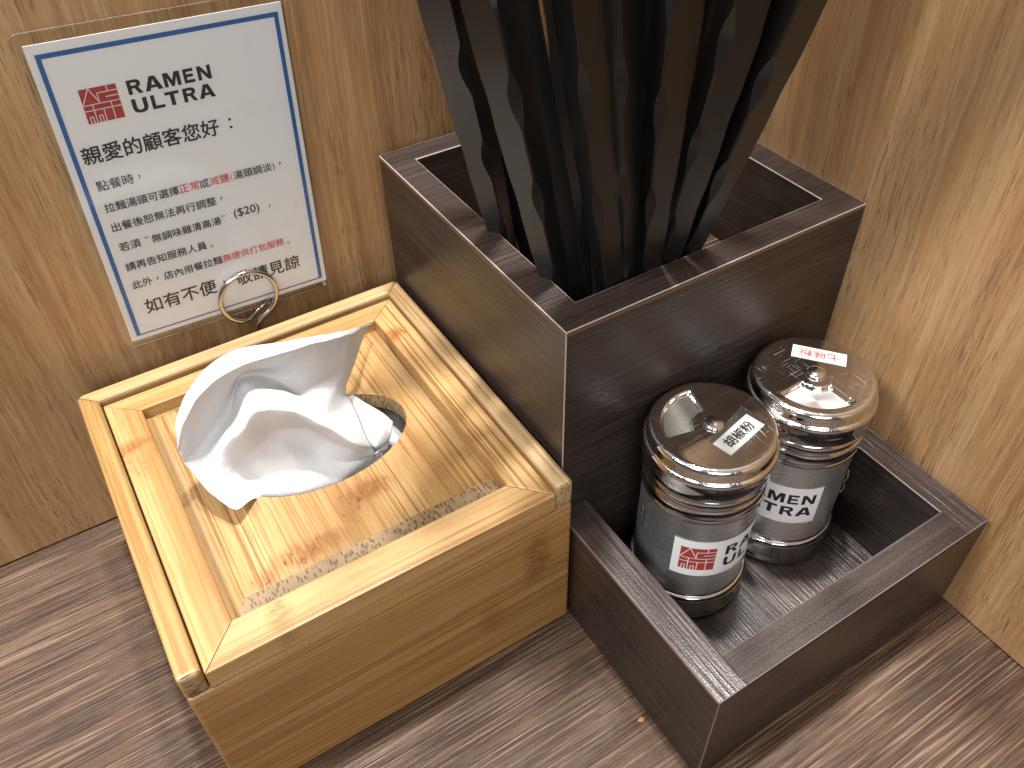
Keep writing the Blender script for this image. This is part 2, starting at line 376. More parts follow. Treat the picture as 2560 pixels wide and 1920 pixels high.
b = bm_new(); box(b, (X0+TT+.002, -TD+TT+.002, .008), (X1-TT-.002, -.002, .08)); obj('tray_floor', b, [dark_mat('dark_laminate_tray_floor', 1, 1.7, .30, .6, .0, 1.4)], caddy)
b = bm_new(); box(b, (X0-.0012, -TD+.004, TH-.011), (X0+.004, -.004, TH-.0055)); obj('edge_line', b, M_core, caddy)

# ------------------------------------------------------------------ chopsticks
CH = [((0.186,0.512,0.765),(-0.2474,-0.1510,0.9571)), ((0.226,0.456,0.765),(-0.1443,0.1154,0.9828)), ((0.178,0.214,0.765),(-0.2215,-0.0156,0.9750)),
 ((0.217,0.188,0.765),(-0.1740,0.0880,0.9808)), ((0.262,0.236,0.765),(0.0080,0.1960,0.9806)), ((0.268,0.126,0.765),(-0.1784,-0.0248,0.9836)),
 ((0.309,0.144,0.765),(-0.1573,-0.0637,0.9855)), ((0.388,0.215,0.765),(0.0111,0.0744,0.9972)), ((0.358,0.154,0.765),(-0.1085,-0.1272,0.9859)),
 ((0.443,0.237,0.765),(0.0928,-0.0273,0.9953)), ((0.405,0.189,0.765),(-0.0469,-0.2203,0.9743)), ((0.509,0.250,0.765),(0.1380,-0.1074,0.9846)),
 ((0.472,0.215,0.765),(-0.0232,-0.2876,0.9575))]
CL = ['black chopstick at the left end of the bundle, leaning over the left rim', 'second black chopstick from the left, standing behind its neighbours by the left rim',
 'third black chopstick from the left, broad flat faces, leaning on the left rim', 'fourth black chopstick from the left, just left of the gap showing the wall',
 'black chopstick just right of the gap showing the wall, set back in shadow', 'sixth black chopstick from the left, in the near corner of the tall box',
 'seventh black chopstick from the left, leaf shaped facet near its middle', 'eighth black chopstick from the left, set back in the centre of the bundle',
 'ninth black chopstick from the left, leaning on the front rim', 'tenth black chopstick from the left, in shadow behind the front row',
 'third black chopstick from the right, greyish front face, leaning on the front rim', 'second black chopstick from the right, behind the last one',
 'black chopstick at the right end of the bundle, against the side wall view']
ROLL = [22, -20, 12, -24, 18, -14, 6, 24, -16, 10, -24, 16, -10]      # how far each stick is turned about its own length
def stick_bm(seed):
    rnd = random.Random(seed); bm = bm_new(); n = 150; L = 1.9; ph = [rnd.random() for _ in range(4)]; per = .25 + .06*rnd.random(); on = [1, .22, 1, .22]
    rings = []
    for i in range(n):
        s = L*i/(n-1); f = i/(n-1)
        half = .0180 + .0215*min(1, f/.5)**.85 + .003*f          # tapers to the eating end
        ring = []
        for k in range(4):
            sx, sy = ((1, 1), (-1, 1), (-1, -1), (1, -1))[k]
            wv = max(0.0, math.sin(2*math.pi*(s/per + ph[k])))**1.1 if .20 < s < 1.75 else 0
            c = half*(.10 + .42*wv*on[k])
            if k % 2 == 0: ring += [(sx*half, sy*(half-c)), (sx*(half-c), sy*half)]
            else: ring += [(sx*(half-c), sy*half), (sx*half, sy*(half-c))]
        rings.append([bm.verts.new((x, y, s)) for x, y in ring])
    for a, c in zip(rings, rings[1:]):
        for k in range(8): bm.faces.new((a[k], a[(k+1) % 8], c[(k+1) % 8], c[k]))
    bm.faces.new(rings[0][::-1]); bm.faces.new(rings[-1]); return bm
for i, ((p, d), lab) in enumerate(zip(CH, CL)):
    o = obj('chopstick', stick_bm(20+i), M_stick)
    dv = Vector(d).normalized()
    q = dv.to_track_quat('Z', 'Y').to_matrix().to_4x4(); vl = q.inverted() @ Vector((-.55, -.80, .2))      # an edge turned towards the open side of the corner
    o.matrix_world = Matrix.Translation(Vector(p)*U) @ q @ Matrix.Rotation(math.atan2(vl.y, vl.x)-math.pi/4+math.radians(ROLL[i]), 4, 'Z')
    tag(o, lab, 'chopstick', 'black chopsticks standing in the tall dark box')

# ------------------------------------------------------------------ bamboo tissue box
BW, BD, BH, BR = 1.0439, 1.0533, .6461, .0539
tb = thing('tissue_box', 'square light bamboo tissue box with framed sliding lid and oval hole', 'tissue box', (-.0132-BW, -.0694, 0)); tb.rotation_euler.z = -.0029
HF = .556
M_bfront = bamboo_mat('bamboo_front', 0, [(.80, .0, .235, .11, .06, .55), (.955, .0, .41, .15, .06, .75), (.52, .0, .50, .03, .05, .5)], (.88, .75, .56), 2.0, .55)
M_bside = bamboo_mat('bamboo_side', 1, (), (1, .98, .92), 4.0, .3)
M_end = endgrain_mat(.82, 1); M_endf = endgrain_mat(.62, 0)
M_railx = bamboo_mat('bamboo_rail_back', 0, [(.85, 1.02, .64, .05, .04, .25)], (1.08, 1.12, 1.18), 6.0, .35)
M_raill = bamboo_mat('bamboo_rail_left', 1, (), (1.0, .97, .84), 8.0, .7); M_railr = bamboo_mat('bamboo_rail_right', 1, (), (1.06, 1.12, 1.25), 9.0, .6)
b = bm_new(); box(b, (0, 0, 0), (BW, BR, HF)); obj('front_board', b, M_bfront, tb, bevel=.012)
for x0 in (0, BW-BR):
    b = bm_new(); box(b, (x0, BR+.001, 0), (x0+BR, BD-BR-.001, HF)); obj('side_board', b, M_bside, tb, bevel=.003)
b = bm_new(); box(b, (0, BD-BR, 0), (BW, BD, HF)); obj('back_board', b, M_railx, tb, bevel=.012)
b = bm_new(); box(b, (BR+.001, BR+.001, .01), (BW-BR-.001, BD-BR-.001, .04)); obj('bottom_board', b, M_bside, tb)
def rail(name, poly, mats, zi=0):
    b = bm_new(); prism(b, poly, HF+.0012, BH); bmesh.ops.recalc_face_normals(b, faces=b.faces[:]); b.normal_update()
    for f in b.faces:
        if f.normal.y < -.9 and len(mats) > 1: f.material_index = 1
    return obj(name, b, mats, tb, bevel=.0125)
e = .0006
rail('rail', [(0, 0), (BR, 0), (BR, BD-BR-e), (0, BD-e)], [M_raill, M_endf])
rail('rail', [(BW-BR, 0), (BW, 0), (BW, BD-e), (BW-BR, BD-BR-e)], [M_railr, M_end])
rail('rail', [(BR, BD-BR), (BW-BR, BD-BR), (BW, BD), (0, BD)], [M_railx])
# lid: bevelled centre panel with an oval hole, framed by four mitred strips
LX0, LX1, LY1 = BR+.004, BW-BR-.004, BD-BR-.012
IX0, IX1, IY0, IY1 = .152, .893, .097, .910
LT, LB = BH-.018, HF+.018
M_panel = bamboo_mat('bamboo_panel', 1, [(.615, .329, .6, .10, .055, .95), (.55, .30, .6, .06, .10, .6), (.388, .237, .6, .11, .05, .85), (.287, .205, .6, .06, .05, .7), (.47, .225, .6, .07, .05, .7)], (1, .96, .86), 1.0, .75,
    [(.885, .55, .59, .03, .40, .05, .8), (.165, .5, .59, .035, .42, .05, .65), (.5, .90, .59, .4, .025, .05, .6)])
lid = None
b = bm_new(); CX, CY, AX, AY = .545, .530, .258, .163; ZP, ZE = .605, .586; INS = .058
PX0, PX1, PY0, PY1 = IX0+INS*.75, IX1-INS*.8, IY0+INS, IY1-INS*.6
angs = sorted([2*math.pi*k/120 for k in range(120)] + [math.atan2(y-CY, x-CX) % (2*math.pi) for x in (PX0, PX1) for y in (PY0, PY1)])
def rect_hit(a, x0, x1, y0, y1):
    c, s_ = math.cos(a), math.sin(a); t = 9
    if abs(c) > 1e-9: t = min(t, ((x1 if c > 0 else x0)-CX)/c)
    if abs(s_) > 1e-9: t = min(t, ((y1 if s_ > 0 else y0)-CY)/s_)
    return CX+c*t, CY+s_*t
E_in, E_lo, Rr_, = [], [], []
cornerkey = {}
for a in angs:
    ca, sa = math.cos(a), math.sin(a); r = 1/math.sqrt((ca/AX)**2+(sa/AY)**2)
    E_in.append((CX+ca*r, CY+sa*r)); Rr_.append(rect_hit(a, PX0, PX1, PY0, PY1))
def outer_of(p):
    x, y = p
    nx = IX0-.004 if abs(x-PX0) < 1e-6 else IX1+.004 if abs(x-PX1) < 1e-6 else x
    ny = IY0-.004 if abs(y-PY0) < 1e-6 else IY1+.004 if abs(y-PY1) < 1e-6 else y
    return nx, ny
loops = [[b.verts.new((x, y, ZP-.055)) for x, y in E_in], [b.verts.new((x, y, ZP-.003)) for x, y in E_in],
         [b.verts.new((CX+(x-CX)*1.012, CY+(y-CY)*1.018, ZP)) for x, y in E_in], [b.verts.new((x, y, ZP)) for x, y in Rr_],
         [b.verts.new((*outer_of(q), ZE)) for q in Rr_], [b.verts.new((*outer_of(q), ZP-.055)) for q in Rr_]]
N = len(angs)
for li in range(6):
    A_, B_ = loops[li], loops[(li+1) % 6]
    for k in range(N):
        f = b.faces.new((A_[k], A_[(k+1) % N], B_[(k+1) % N], B_[k]))
        if li == 3:
            mx = (Rr_[k][1]+Rr_[(k+1) % N][1])/2
            if abs(mx-PY0) < .004: f.material_index = 1      # front bevel shows end grain
        if li in (0,): f.material_index = 2
lid = obj('lid_panel', b, [M_panel, endgrain_mat(.60, 1), endgrain_mat(.85, 2)], tb)
def strip(poly, mat):
    b = bm_new(); prism(b, poly, LB, LT); return obj('frame_strip', b, mat, lid, bevel=.0035)
g = .0004
strip([(LX0, -.0015), (LX1, -.0015), (IX1, IY0-g), (IX0, IY0-g)], bamboo_mat('bamboo_strip_front', 0, [(.275, .07, .62, .08, .05, .75)], (1.08, 1.06, 1.0), 3.0, .5))
strip([(LX0, LY1), (LX0, 0), (IX0-g, IY0), (IX0-g, IY1)], bamboo_mat('bamboo_strip_left', 1, [(.106, .80, .62, .10, .035, .85), (.106, .74, .62, .10, .12, .35)], (1.06, 1.03, .92), 5.0, .8))
strip([(LX1, 0), (LX1, LY1), (IX1+g, IY1), (IX1+g, IY0)], bamboo_mat('bamboo_strip_right', 1, [(.945, .835, .62, .08, .055, .95)], (1.0, .95, .82), 7.0, .8))
strip([(LX1, LY1), (LX0, LY1), (IX0, IY1+g), (IX1, IY1+g)], bamboo_mat('bamboo_strip_back', 0, [(.5, .95, .62, .05, .03, .4)], (1.0, .96, .82), 9.5, .55))
b = bm_new(); prism(b, [(LX0+.001, -.0005), (LX1-.001, -.0005), (LX1-.001, .09), (LX0+.001, .09)], HF+.002, LB-.0012); obj('runner', b, bamboo_mat('bamboo_runner', 0, (), (.92, .80, .62), 12.0, .3), lid, bevel=.002)

# ------------------------------------------------------------------ tissue pulled up through the hole
TG = [
 [(-0.859,0.496,0.765),(-0.839,0.507,0.830),(-0.795,0.523,0.885),(-0.722,0.555,0.920),(-0.641,0.569,0.930),(-0.547,0.554,0.920),(-0.432,0.562,0.885),(-0.312,0.629,0.805),(-0.185,0.786,0.665)],
 [(-0.861,0.465,0.780),(-0.827,0.461,0.855),(-0.781,0.458,0.915),(-0.716,0.466,0.950),(-0.642,0.471,0.960),(-0.552,0.472,0.950),(-0.445,0.499,0.915),(-0.331,0.588,0.825),(-0.224,0.745,0.695)],
 [(-0.862,0.469,0.766),(-0.828,0.466,0.841),(-0.782,0.463,0.901),(-0.716,0.472,0.936),(-0.641,0.476,0.946),(-0.551,0.477,0.936),(-0.444,0.504,0.901),(-0.329,0.592,0.811),(-0.222,0.748,0.681)],
 [(-0.859,0.463,0.755),(-0.823,0.471,0.810),(-0.775,0.488,0.845),(-0.709,0.493,0.880),(-0.639,0.496,0.915),(-0.552,0.500,0.885),(-0.458,0.520,0.805),(-0.392,0.545,0.725),(-0.375,0.563,0.665)],
 [(-0.860,0.462,0.725),(-0.817,0.486,0.740),(-0.769,0.497,0.755),(-0.707,0.512,0.795),(-0.649,0.528,0.875),(-0.578,0.512,0.840),(-0.529,0.470,0.790),(-0.485,0.422,0.735),(-0.374,0.541,0.625)],
 [(-0.848,0.417,0.715),(-0.805,0.427,0.715),(-0.755,0.423,0.770),(-0.706,0.408,0.815),(-0.654,0.401,0.860),(-0.570,0.377,0.830),(-0.509,0.351,0.765),(-0.451,0.332,0.685),(-0.398,0.379,0.615)],
 [(-0.831,0.367,0.690),(-0.782,0.401,0.670),(-0.734,0.421,0.685),(-0.680,0.429,0.710),(-0.619,0.443,0.725),(-0.549,0.430,0.705),(-0.498,0.389,0.665),(-0.447,0.353,0.630),(-0.392,0.370,0.585)],
 [(-0.793,0.306,0.660),(-0.738,0.376,0.623),(-0.701,0.402,0.635),(-0.662,0.406,0.655),(-0.608,0.405,0.660),(-0.547,0.402,0.635),(-0.502,0.374,0.605),(-0.445,0.368,0.575),(-0.382,0.378,0.555)],
 [(-0.736,0.354,0.617),(-0.710,0.369,0.585),(-0.665,0.358,0.575),(-0.612,0.338,0.575),(-0.553,0.334,0.570),(-0.497,0.336,0.565),(-0.434,0.353,0.555),(-0.386,0.374,0.545),(-0.355,0.405,0.525)],
 [(-0.708,0.369,0.487),(-0.684,0.381,0.455),(-0.643,0.372,0.445),(-0.596,0.355,0.445),(-0.543,0.351,0.440),(-0.492,0.353,0.435),(-0.436,0.367,0.425),(-0.392,0.385,0.415),(-0.364,0.412,0.395)],
]
T2 = [
 [(-0.359,0.609,0.600),(-0.335,0.536,0.600),(-0.308,0.481,0.590),(-0.288,0.460,0.560)],
 [(-0.384,0.548,0.585),(-0.362,0.479,0.593),(-0.339,0.437,0.575),(-0.309,0.434,0.545)],
 [(-0.403,0.503,0.555),(-0.390,0.440,0.555),(-0.371,0.405,0.545),(-0.327,0.426,0.515)],
 [(-0.400,0.534,0.485),(-0.387,0.480,0.485),(-0.362,0.452,0.475),(-0.323,0.459,0.455)],
]
def cr(p0, p1, p2, p3, t):
    return .5*((2*p1) + (p2-p0)*t + (2*p0-5*p1+4*p2-p3)*t*t + (3*p1-p0-3*p2+p3)*t**3)
def grid_eval(G, u, v):
    R_, C_ = len(G), len(G[0]); iv = min(int(v), R_-2); iu = min(int(u), C_-2); tv, tu = v-iv, u-iu
    def P(r, c):
        rr, cc = max(0, min(R_-1, r)), max(0, min(C_-1, c)); q = Vector(G[rr][cc])
        if c < 0: q = 2*q - Vector(G[rr][1])
        if c > C_-1: q = 2*q - Vector(G[rr][C_-2])
        if r < 0: q = 2*q - Vector(G[1][cc])
        if r > R_-1: q = 2*q - Vector(G[R_-2][cc])
        return q
    cols = []
    for dr in (-1, 0, 1, 2):
        cols.append(cr(P(iv+dr, iu-1), P(iv+dr, iu), P(iv+dr, iu+1), P(iv+dr, iu+2), tu))
    sm = cr(*cols, tv)
    li = (P(iv, iu)*(1-tu)+P(iv, iu+1)*tu)*(1-tv) + (P(iv+1, iu)*(1-tu)+P(iv+1, iu+1)*tu)*tv
    return sm*.74 + li*.26
from mathutils import noise as mnoise
def make_sheet(name, G, nu, nv, amp, seed=0):
    vs = []; fs = []
    for j in range(nv+1):
        for i in range(nu+1):
            u = (len(G[0])-1)*i/nu; v = (len(G)-1)*j/nv; p = grid_eval(G, u, v); q = p*6 + Vector((seed, 0, 0))
            rid = 1-abs(mnoise.noise(Vector((q.x+q.y*.6, q.y*.5, q.z*1.2)))*2)
            p = p + Vector((-.35, -.75, .55))*amp*(rid-.55) + mnoise.noise_vector(p*16)*amp*.22
            vs.append(tuple(p*U))
    for j in range(nv):
        for i in range(nu):
            k = j*(nu+1)+i; fs.append((k, k+1, k+nu+2, k+nu+1))
    me = bpy.data.meshes.new(name); me.from_pydata(vs, [], fs); me.materials.append(M_tissue)
    for p in me.polygons: p.use_smooth = True
    o = bpy.data.objects.new(name, me); COL.objects.link(o)
    sm = o.modifiers.new('solid', 'SOLIDIFY'); sm.thickness = .0012*U; sm.offset = 0
    return o
tag(make_sheet('tissue', TG, 128, 128, .010), 'crumpled white tissue pulled up out of the oval hole', 'tissue')
tag(make_sheet('tissue', T2, 40, 40, .004, 8), 'small corner of a second white tissue inside the right end of the oval hole', 'tissue')
SG = []
for r in range(6):
    row = []
    for c in range(7):
        x = -.80+.58*c/6; y = .26+.40*r/5
        row.append((x, y, .485+.018*math.sin(2.1*c+r)+.02*math.cos(1.7*r) - .02*abs(c-4)*.4))
    SG.append(row)
tag(make_sheet('folded_tissues', SG, 60, 50, .012, 3), 'folded white tissues lying inside the box under the oval hole', 'tissues')

# ------------------------------------------------------------------ lettering
def text_poly(txt, bold=0.0):
    cu = bpy.data.curves.new('lettering', 'FONT'); cu.body = txt; cu.size = 1; cu.fill_mode = 'FRONT'; cu.offset = bold; cu.resolution_u = 4
    to = bpy.data.objects.new('lettering', cu); COL.objects.link(to)
    dg = bpy.context.evaluated_depsgraph_get(); dg.update(); me = bpy.data.meshes.new_from_object(to.evaluated_get(dg))
    V = [(v.co.x, v.co.y) for v in me.vertices]; F = [tuple(p.vertices) for p in me.polygons]
    bpy.data.objects.remove(to); bpy.data.curves.remove(cu); bpy.data.meshes.remove(me)
    return V, F
def fit(V, x0, x1, y0, y1=None):
    ax, bx = min(v[0] for v in V), max(v[0] for v in V); ay, by = min(v[1] for v in V), max(v[1] for v in V)
    sx = (x1-x0)/(bx-ax); sy = sx if y1 is None else (y1-y0)/(by-ay)
    return [(x0+(x-ax)*sx, y0+(y-ay)*sy) for x, y in V]
def add_flat(bm, V, F, mp):
    vs = [bm.verts.new(mp(x, y)) for x, y in V]
    for f in F:
        try: bm.faces.new([vs[i] for i in f])
        except ValueError: pass
def lift(mp, x, y, d):
    p = Vector(mp(x, y)); e1 = Vector(mp(x+.001, y))-p; e2 = Vector(mp(x, y+.001))-p
    return p + e1.cross(e2).normalized()*d
GL = {
 'R': ([(0,0),(0,1),(.58,1),(.78,.965),(.90,.86),(.93,.71),(.88,.55),(.72,.455),(1,0),(.70,0),(.475,.405),(.27,.405),(.27,0)], [(.27,.60),(.27,.805),(.54,.805),(.635,.775),(.665,.705),(.635,.63),(.54,.60)]),
 'A': ([(0,0),(.34,1),(.66,1),(1,0),(.725,0),(.67,.19),(.33,.19),(.275,0)], [(.39,.385),(.61,.385),(.5,.77)]),
 'M': ([(0,0),(0,1),(.31,1),(.5,.44),(.69,1),(1,1),(1,0),(.78,0),(.78,.66),(.58,0),(.42,0),(.22,.66),(.22,0)], None),
 'E': ([(0,0),(0,1),(.96,1),(.96,.79),(.29,.79),(.29,.615),(.89,.615),(.89,.41),(.29,.41),(.29,.21),(1,.21),(1,0)], None),
 'N': ([(0,0),(0,1),(.28,1),(.74,.38),(.74,1),(1,1),(1,0),(.73,0),(.26,.63),(.26,0)], None),
 'U': ([(0,1),(.28,1),(.28,.38),(.33,.25),(.43,.19),(.57,.19),(.67,.25),(.72,.38),(.72,1),(1,1),(1,.36),(.94,.14),(.80,.02),(.60,-.02),(.40,-.02),(.20,.02),(.06,.14),(0,.36)], None),
 'L': ([(0,0),(0,1),(.30,1),(.30,.22),(1,.22),(1,0)], None),
 'T': ([(.35,0),(.35,.78),(0,.78),(0,1),(1,1),(1,.78),(.65,.78),(.65,0)], None)}
def sliced(bm, V, F, mp, step=.012):
    t_ = bmesh.new(); vs = [t_.verts.new((x, y, 0)) for x, y in V]
    for f in F: t_.faces.new([vs[i] for i in f])
    x0, x1 = min(v[0] for v in V), max(v[0] for v in V); x = x0+step
    while x < x1:
        bmesh.ops.bisect_plane(t_, geom=t_.verts[:]+t_.edges[:]+t_.faces[:], plane_co=(x, 0, 0), plane_no=(1, 0, 0)); x += step
    idx = {v: bm.verts.new(mp(v.co.x, v.co.y)) for v in t_.verts}
    for f in t_.faces: bm.faces.new([idx[v] for v in f.verts])
    t_.free()
WORDS = {'RAMEN': [('R',0,.17),('A',.195,.405),('M',.425,.625),('E',.665,.795),('N',.835,1)], 'ULTRA': [('U',0,.18),('L',.225,.375),('T',.395,.565),('R',.61,.775),('A',.80,1)]}
from mathutils.geometry import tessellate_polygon
def put_title(bm, word, x0, x1, y0, y1, mp):
    for ch, a, c in WORDS[word]:
        out, hole = GL[ch]; polys = [out] + ([hole] if hole else [])
        T_ = [[Vector((x0+(x1-x0)*(a+(c-a)*px), y0+(y1-y0)*py, 0)) for px, py in pl] for pl in polys]
        flat = [(v.x, v.y) for pl in T_ for v in pl]
        sliced(bm, flat, tessellate_polygon(T_), mp)
def put_text(bm, txt, x0, x1, y0, mp, y1=None, bold=0.0):
    V, F = text_poly(txt); P_ = fit(V, x0, x1, y0, y1); o = bold*.14
    add_flat(bm, P_, F, mp)
    if o:      # heavier strokes: the same glyphs printed again a hair aside and a hair proud
        for k, (dx, dy) in enumerate(((o, 0), (0, o), (-o, 0), (0, -o))):
            add_flat(bm, [(x+dx, y+dy) for x, y in P_], F, lambda x, y, k=k: lift(mp, x, y, .00012*(k+1)))
def quad_strip(bm, x0, y0, x1, y1, mp, n=1):
    for k in range(n):
        a = x0+(x1-x0)*k/n; c = x0+(x1-x0)*(k+1)/n
        bm.faces.new([bm.verts.new(mp(*q)) for q in ((a, y0), (c, y0), (c, y1), (a, y1))])
LOGO = [((.26, 0), (.02, .43)), ((.26, 0), (.46, .44)), ((.46, .44), (.46, .165)), ((.46, .165), (1, .165)), ((.75, 0), (.75, .15)), ((.66, .31), (1, .31)),
        ((0, .46), (1, .46)), ((0, .625), (1, .625)), ((.255, .46), (.255, 1)), ((.755, .46), (.755, 1)), ((.51, .625), (.51, 1)),
        ((.09, .80), (.09, 1)), ((.09, .80), (.175, .80)), ((.175, .80), (.175, 1)), ((.345, .80), (.345, 1)), ((.345, .80), (.43, .80)), ((.43, .80), (.43, 1))]
def logo_lines(bm, x0, y1, s, mp, w=.026):
    for (a, c) in LOGO:
        ax, ay = x0+a[0]*s, y1-a[1]*s; cx, cy = x0+c[0]*s, y1-c[1]*s
        d = Vector((cx-ax, cy-ay)); n = Vector((-d.y, d.x)).normalized()*w*s/2; L = max(1, int(d.length/(s*.12)))
        for k in range(L):
            p = Vector((ax, ay))+d*k/L; q = Vector((ax, ay))+d*(k+1)/L
            bm.faces.new([bm.verts.new(mp(*t)) for t in (p-n, q-n, q+n, p+n)])

# ------------------------------------------------------------------ laminated notice
sg = thing('notice_card', 'laminated white notice with blue border and black and red lettering', 'sign', (-.5211, 1.05, 1.1415)); sg.rotation_euler.y = math.radians(2.321)
PW, PH = .6241/2, .8818/2
def M2(off): return lambda x, y: (x, -off, y)
b = bm_new(); box(b, (-PW, -.0012, -PH), (PW, .0012, PH)); obj('paper', b, M_paper, sg)
b = bm_new(); mp = M2(.0022)
BXL, BXR, BYT, BYB = -.2945, .2995, .4183, -.4265; bw = .0118
quad_strip(b, BXL, BYT-bw, BXR, BYT, mp); quad_strip(b, BXL, BYB, BXL+bw, BYT-bw, mp); quad_strip(b, BXR-bw, BYB, BXR, BYT-bw, mp); quad_strip(b, BXL+bw, BYB, BXR-bw, BYB+.0042, mp)
obj('border', b, M_blue, sg)
b = bm_new(); quad_strip(b, -.2288, .2317, -.1400, .3195, M2(.0022)); lg = obj('emblem', b, M_logo, sg)
b = bm_new(); logo_lines(b, -.2288, .3195, .0880, M2(.0030)); obj('emblem_lines', b, M_logow, lg)
b = bm_new(); mp = M2(.0022)
put_title(b, 'RAMEN', -.1157, .0962, .2830, .3197, mp); put_title(b, 'ULTRA', -.1161, .0955, .2347, .2713, mp)
obj('title_lettering', b, M_ink, sg)
b = bm_new()
put_text(b, '親愛的顧客您好', -.2705, .0836, .1285, mp, None, .006)
for yy in (.138, .160): put_text(b, '.', .1125, .1205, yy, mp)
obj('heading_lettering', b, M_ink, sg)
b = bm_new(); r_ = bm_new(); r2_ = bm_new(); BO = .0022
put_text(b, '點餐時', -.2614, -.1668, .0505, mp, None, BO); put_text(b, '，', -.1545, -.1485, .0600, mp)
y = -.0135
put_text(b, '拉麵湯頭可選擇', -.2605, -.0630, y, mp, None, BO); put_text(r_, '正常', -.0612, -.0060, y+.001, mp, None, BO); put_text(b, '或', -.0045, .0222, y, mp, None, BO)
put_text(r_, '減鹽', .0240, .0795, y, mp, None, BO); put_text(r_, '(', .0830, .0895, y-.002, mp); put_text(b, '湯頭調淡', .0930, .2045, y, mp, None, BO); put_text(b, ')', .2075, .2140, y-.002, mp); put_text(b, '，', .2275, .2335, y+.010, mp)
put_text(b, '出餐後恕無法再行調整', -.2603, .0282, -.0740, mp, None, BO); put_text(b, '，', .0410, .0470, -.0640, mp)
y = -.1385
put_text(b, '若須', -.2590, -.2010, y, mp, None, BO); put_text(b, '“', -.1870, -.1770, y+.020, mp); put_text(b, '無調味雞清高湯', -.1690, .0280, y, mp, None, BO); put_text(b, '”', .0320, .0420, y+.020, mp)
put_text(b, '($20)', .0690, .1450, y+.002, mp, None, BO); put_text(b, '，', .1730, .1790, y+.010, mp)
put_text(b, '請再告知服務人員', -.2596, -.0292, -.2045, mp, None, BO); put_text(b, '。', -.0200, -.0110, -.2040, mp)
y = -.2665
put_text(b, '此外', -.2596, -.2030, y, mp, None, BO); put_text(b, '，', -.1910, -.1850, y+.008, mp); put_text(b, '店內用餐拉麵', -.1690, .0040, y, mp, None, BO); put_text(r2_, '無提供打包服務', .0070, .1980, y+.001, mp, None, BO); put_text(b, '。', .2080, .2165, y, mp)
obj('body_lettering', b, M_ink, sg); obj('red_lettering', r_, M_redtxt, sg); obj('red_lettering', r2_, M_redtxt, sg)
b = bm_new(); put_text(b, '如有不便', -.2447, -.0330, -.3610, mp, None, .005); put_text(b, '，', -.0120, -.0030, -.3440, mp); put_text(b, '敬請見諒', .0305, .2339, -.3610, mp, None, .005)
obj('closing_lettering', b, M_ink, sg)
# clear laminating pouch round the paper
b = bm_new(); fx0, fx1, fy0, fy1, rr = -.3360, .3175, -.4580, .4720, .022
pts = []
for cx, cy, a0 in ((fx1-rr, fy1-rr, 0), (fx0+rr, fy1-rr, 90), (fx0+rr, fy0+rr, 180), (fx1-rr, fy0+rr, 270)):
    for k in range(7): a = math.radians(a0+15*k); pts.append((cx+rr*math.cos(a), cy+rr*math.sin(a)))
fr = [b.verts.new((x, -.0046, z)) for x, z in pts]; bk = [b.verts.new((x, .0046, z)) for x, z in pts]
b.faces.new(fr); b.faces.new(bk[::-1])
for k in range(len(pts)): b.faces.new((fr[k], bk[k], bk[(k+1) % len(pts)], fr[(k+1) % len(pts)]))
obj('laminate_pouch', b, M_film, sg)
b = bm_new(); tube(b, [(x, -.004, z) for x, z in pts]+[(pts[0][0], -.004, pts[0][1])], .0008, 6, False); obj('pouch_edge', b, film_mat('pouch_edge_film', .12, .97, .3), sg)

# ------------------------------------------------------------------ coiled wire clip holding the notice
cl = thing('ring_clip', 'coiled steel ring clip standing behind the bamboo box, gripping the notice', 'memo clip', (-.488, 1.04, 0))
b = bm_new(); pts = []; rc, zc = .0885, .745
tail0 = [(-.0035, -.018, .02), (-.0035, -.018, .35), (-.0035, -.018, .60), (.002, -.018, .635), (.022, -.0175, .655)]
pts += tail0
for k in range(0, 132):
    a = -58 + k*4.6                                  # degrees round the coil
    turn = (a+90)/360
    ph_ = turn % 1; n_ = int(turn)
    dist = min(ph_, 1-ph_)
    ys = [-.018, .024, .040, .052]
    def yy(t):
        lo = ys[min(int(t), 3)]; hi = ys[min(int(t)+1, 3)]; f = t-int(t)
        s_ = max(0, min(1, (f-.91)/.17)) ; return lo+(hi-lo)*(s_*s_*(3-2*s_))
    yv = yy(turn) if turn < 1 or True else 0
    if turn >= 1 and ph_ < .08: # finish the crossing just after the bottom of the coil
        s_ = (ph_+.09)/.17; s_ = s_*s_*(3-2*s_); yv = ys[min(n_-1, 3)] + (ys[min(n_, 3)]-ys[min(n_-1, 3)])*s_
    pts.append((rc*math.cos(math.radians(a)), yv, zc+rc*math.sin(math.radians(a))))
tube(b, pts, .0076, 14)
obj('wire_coil', b, M_brass, cl, smooth=True)

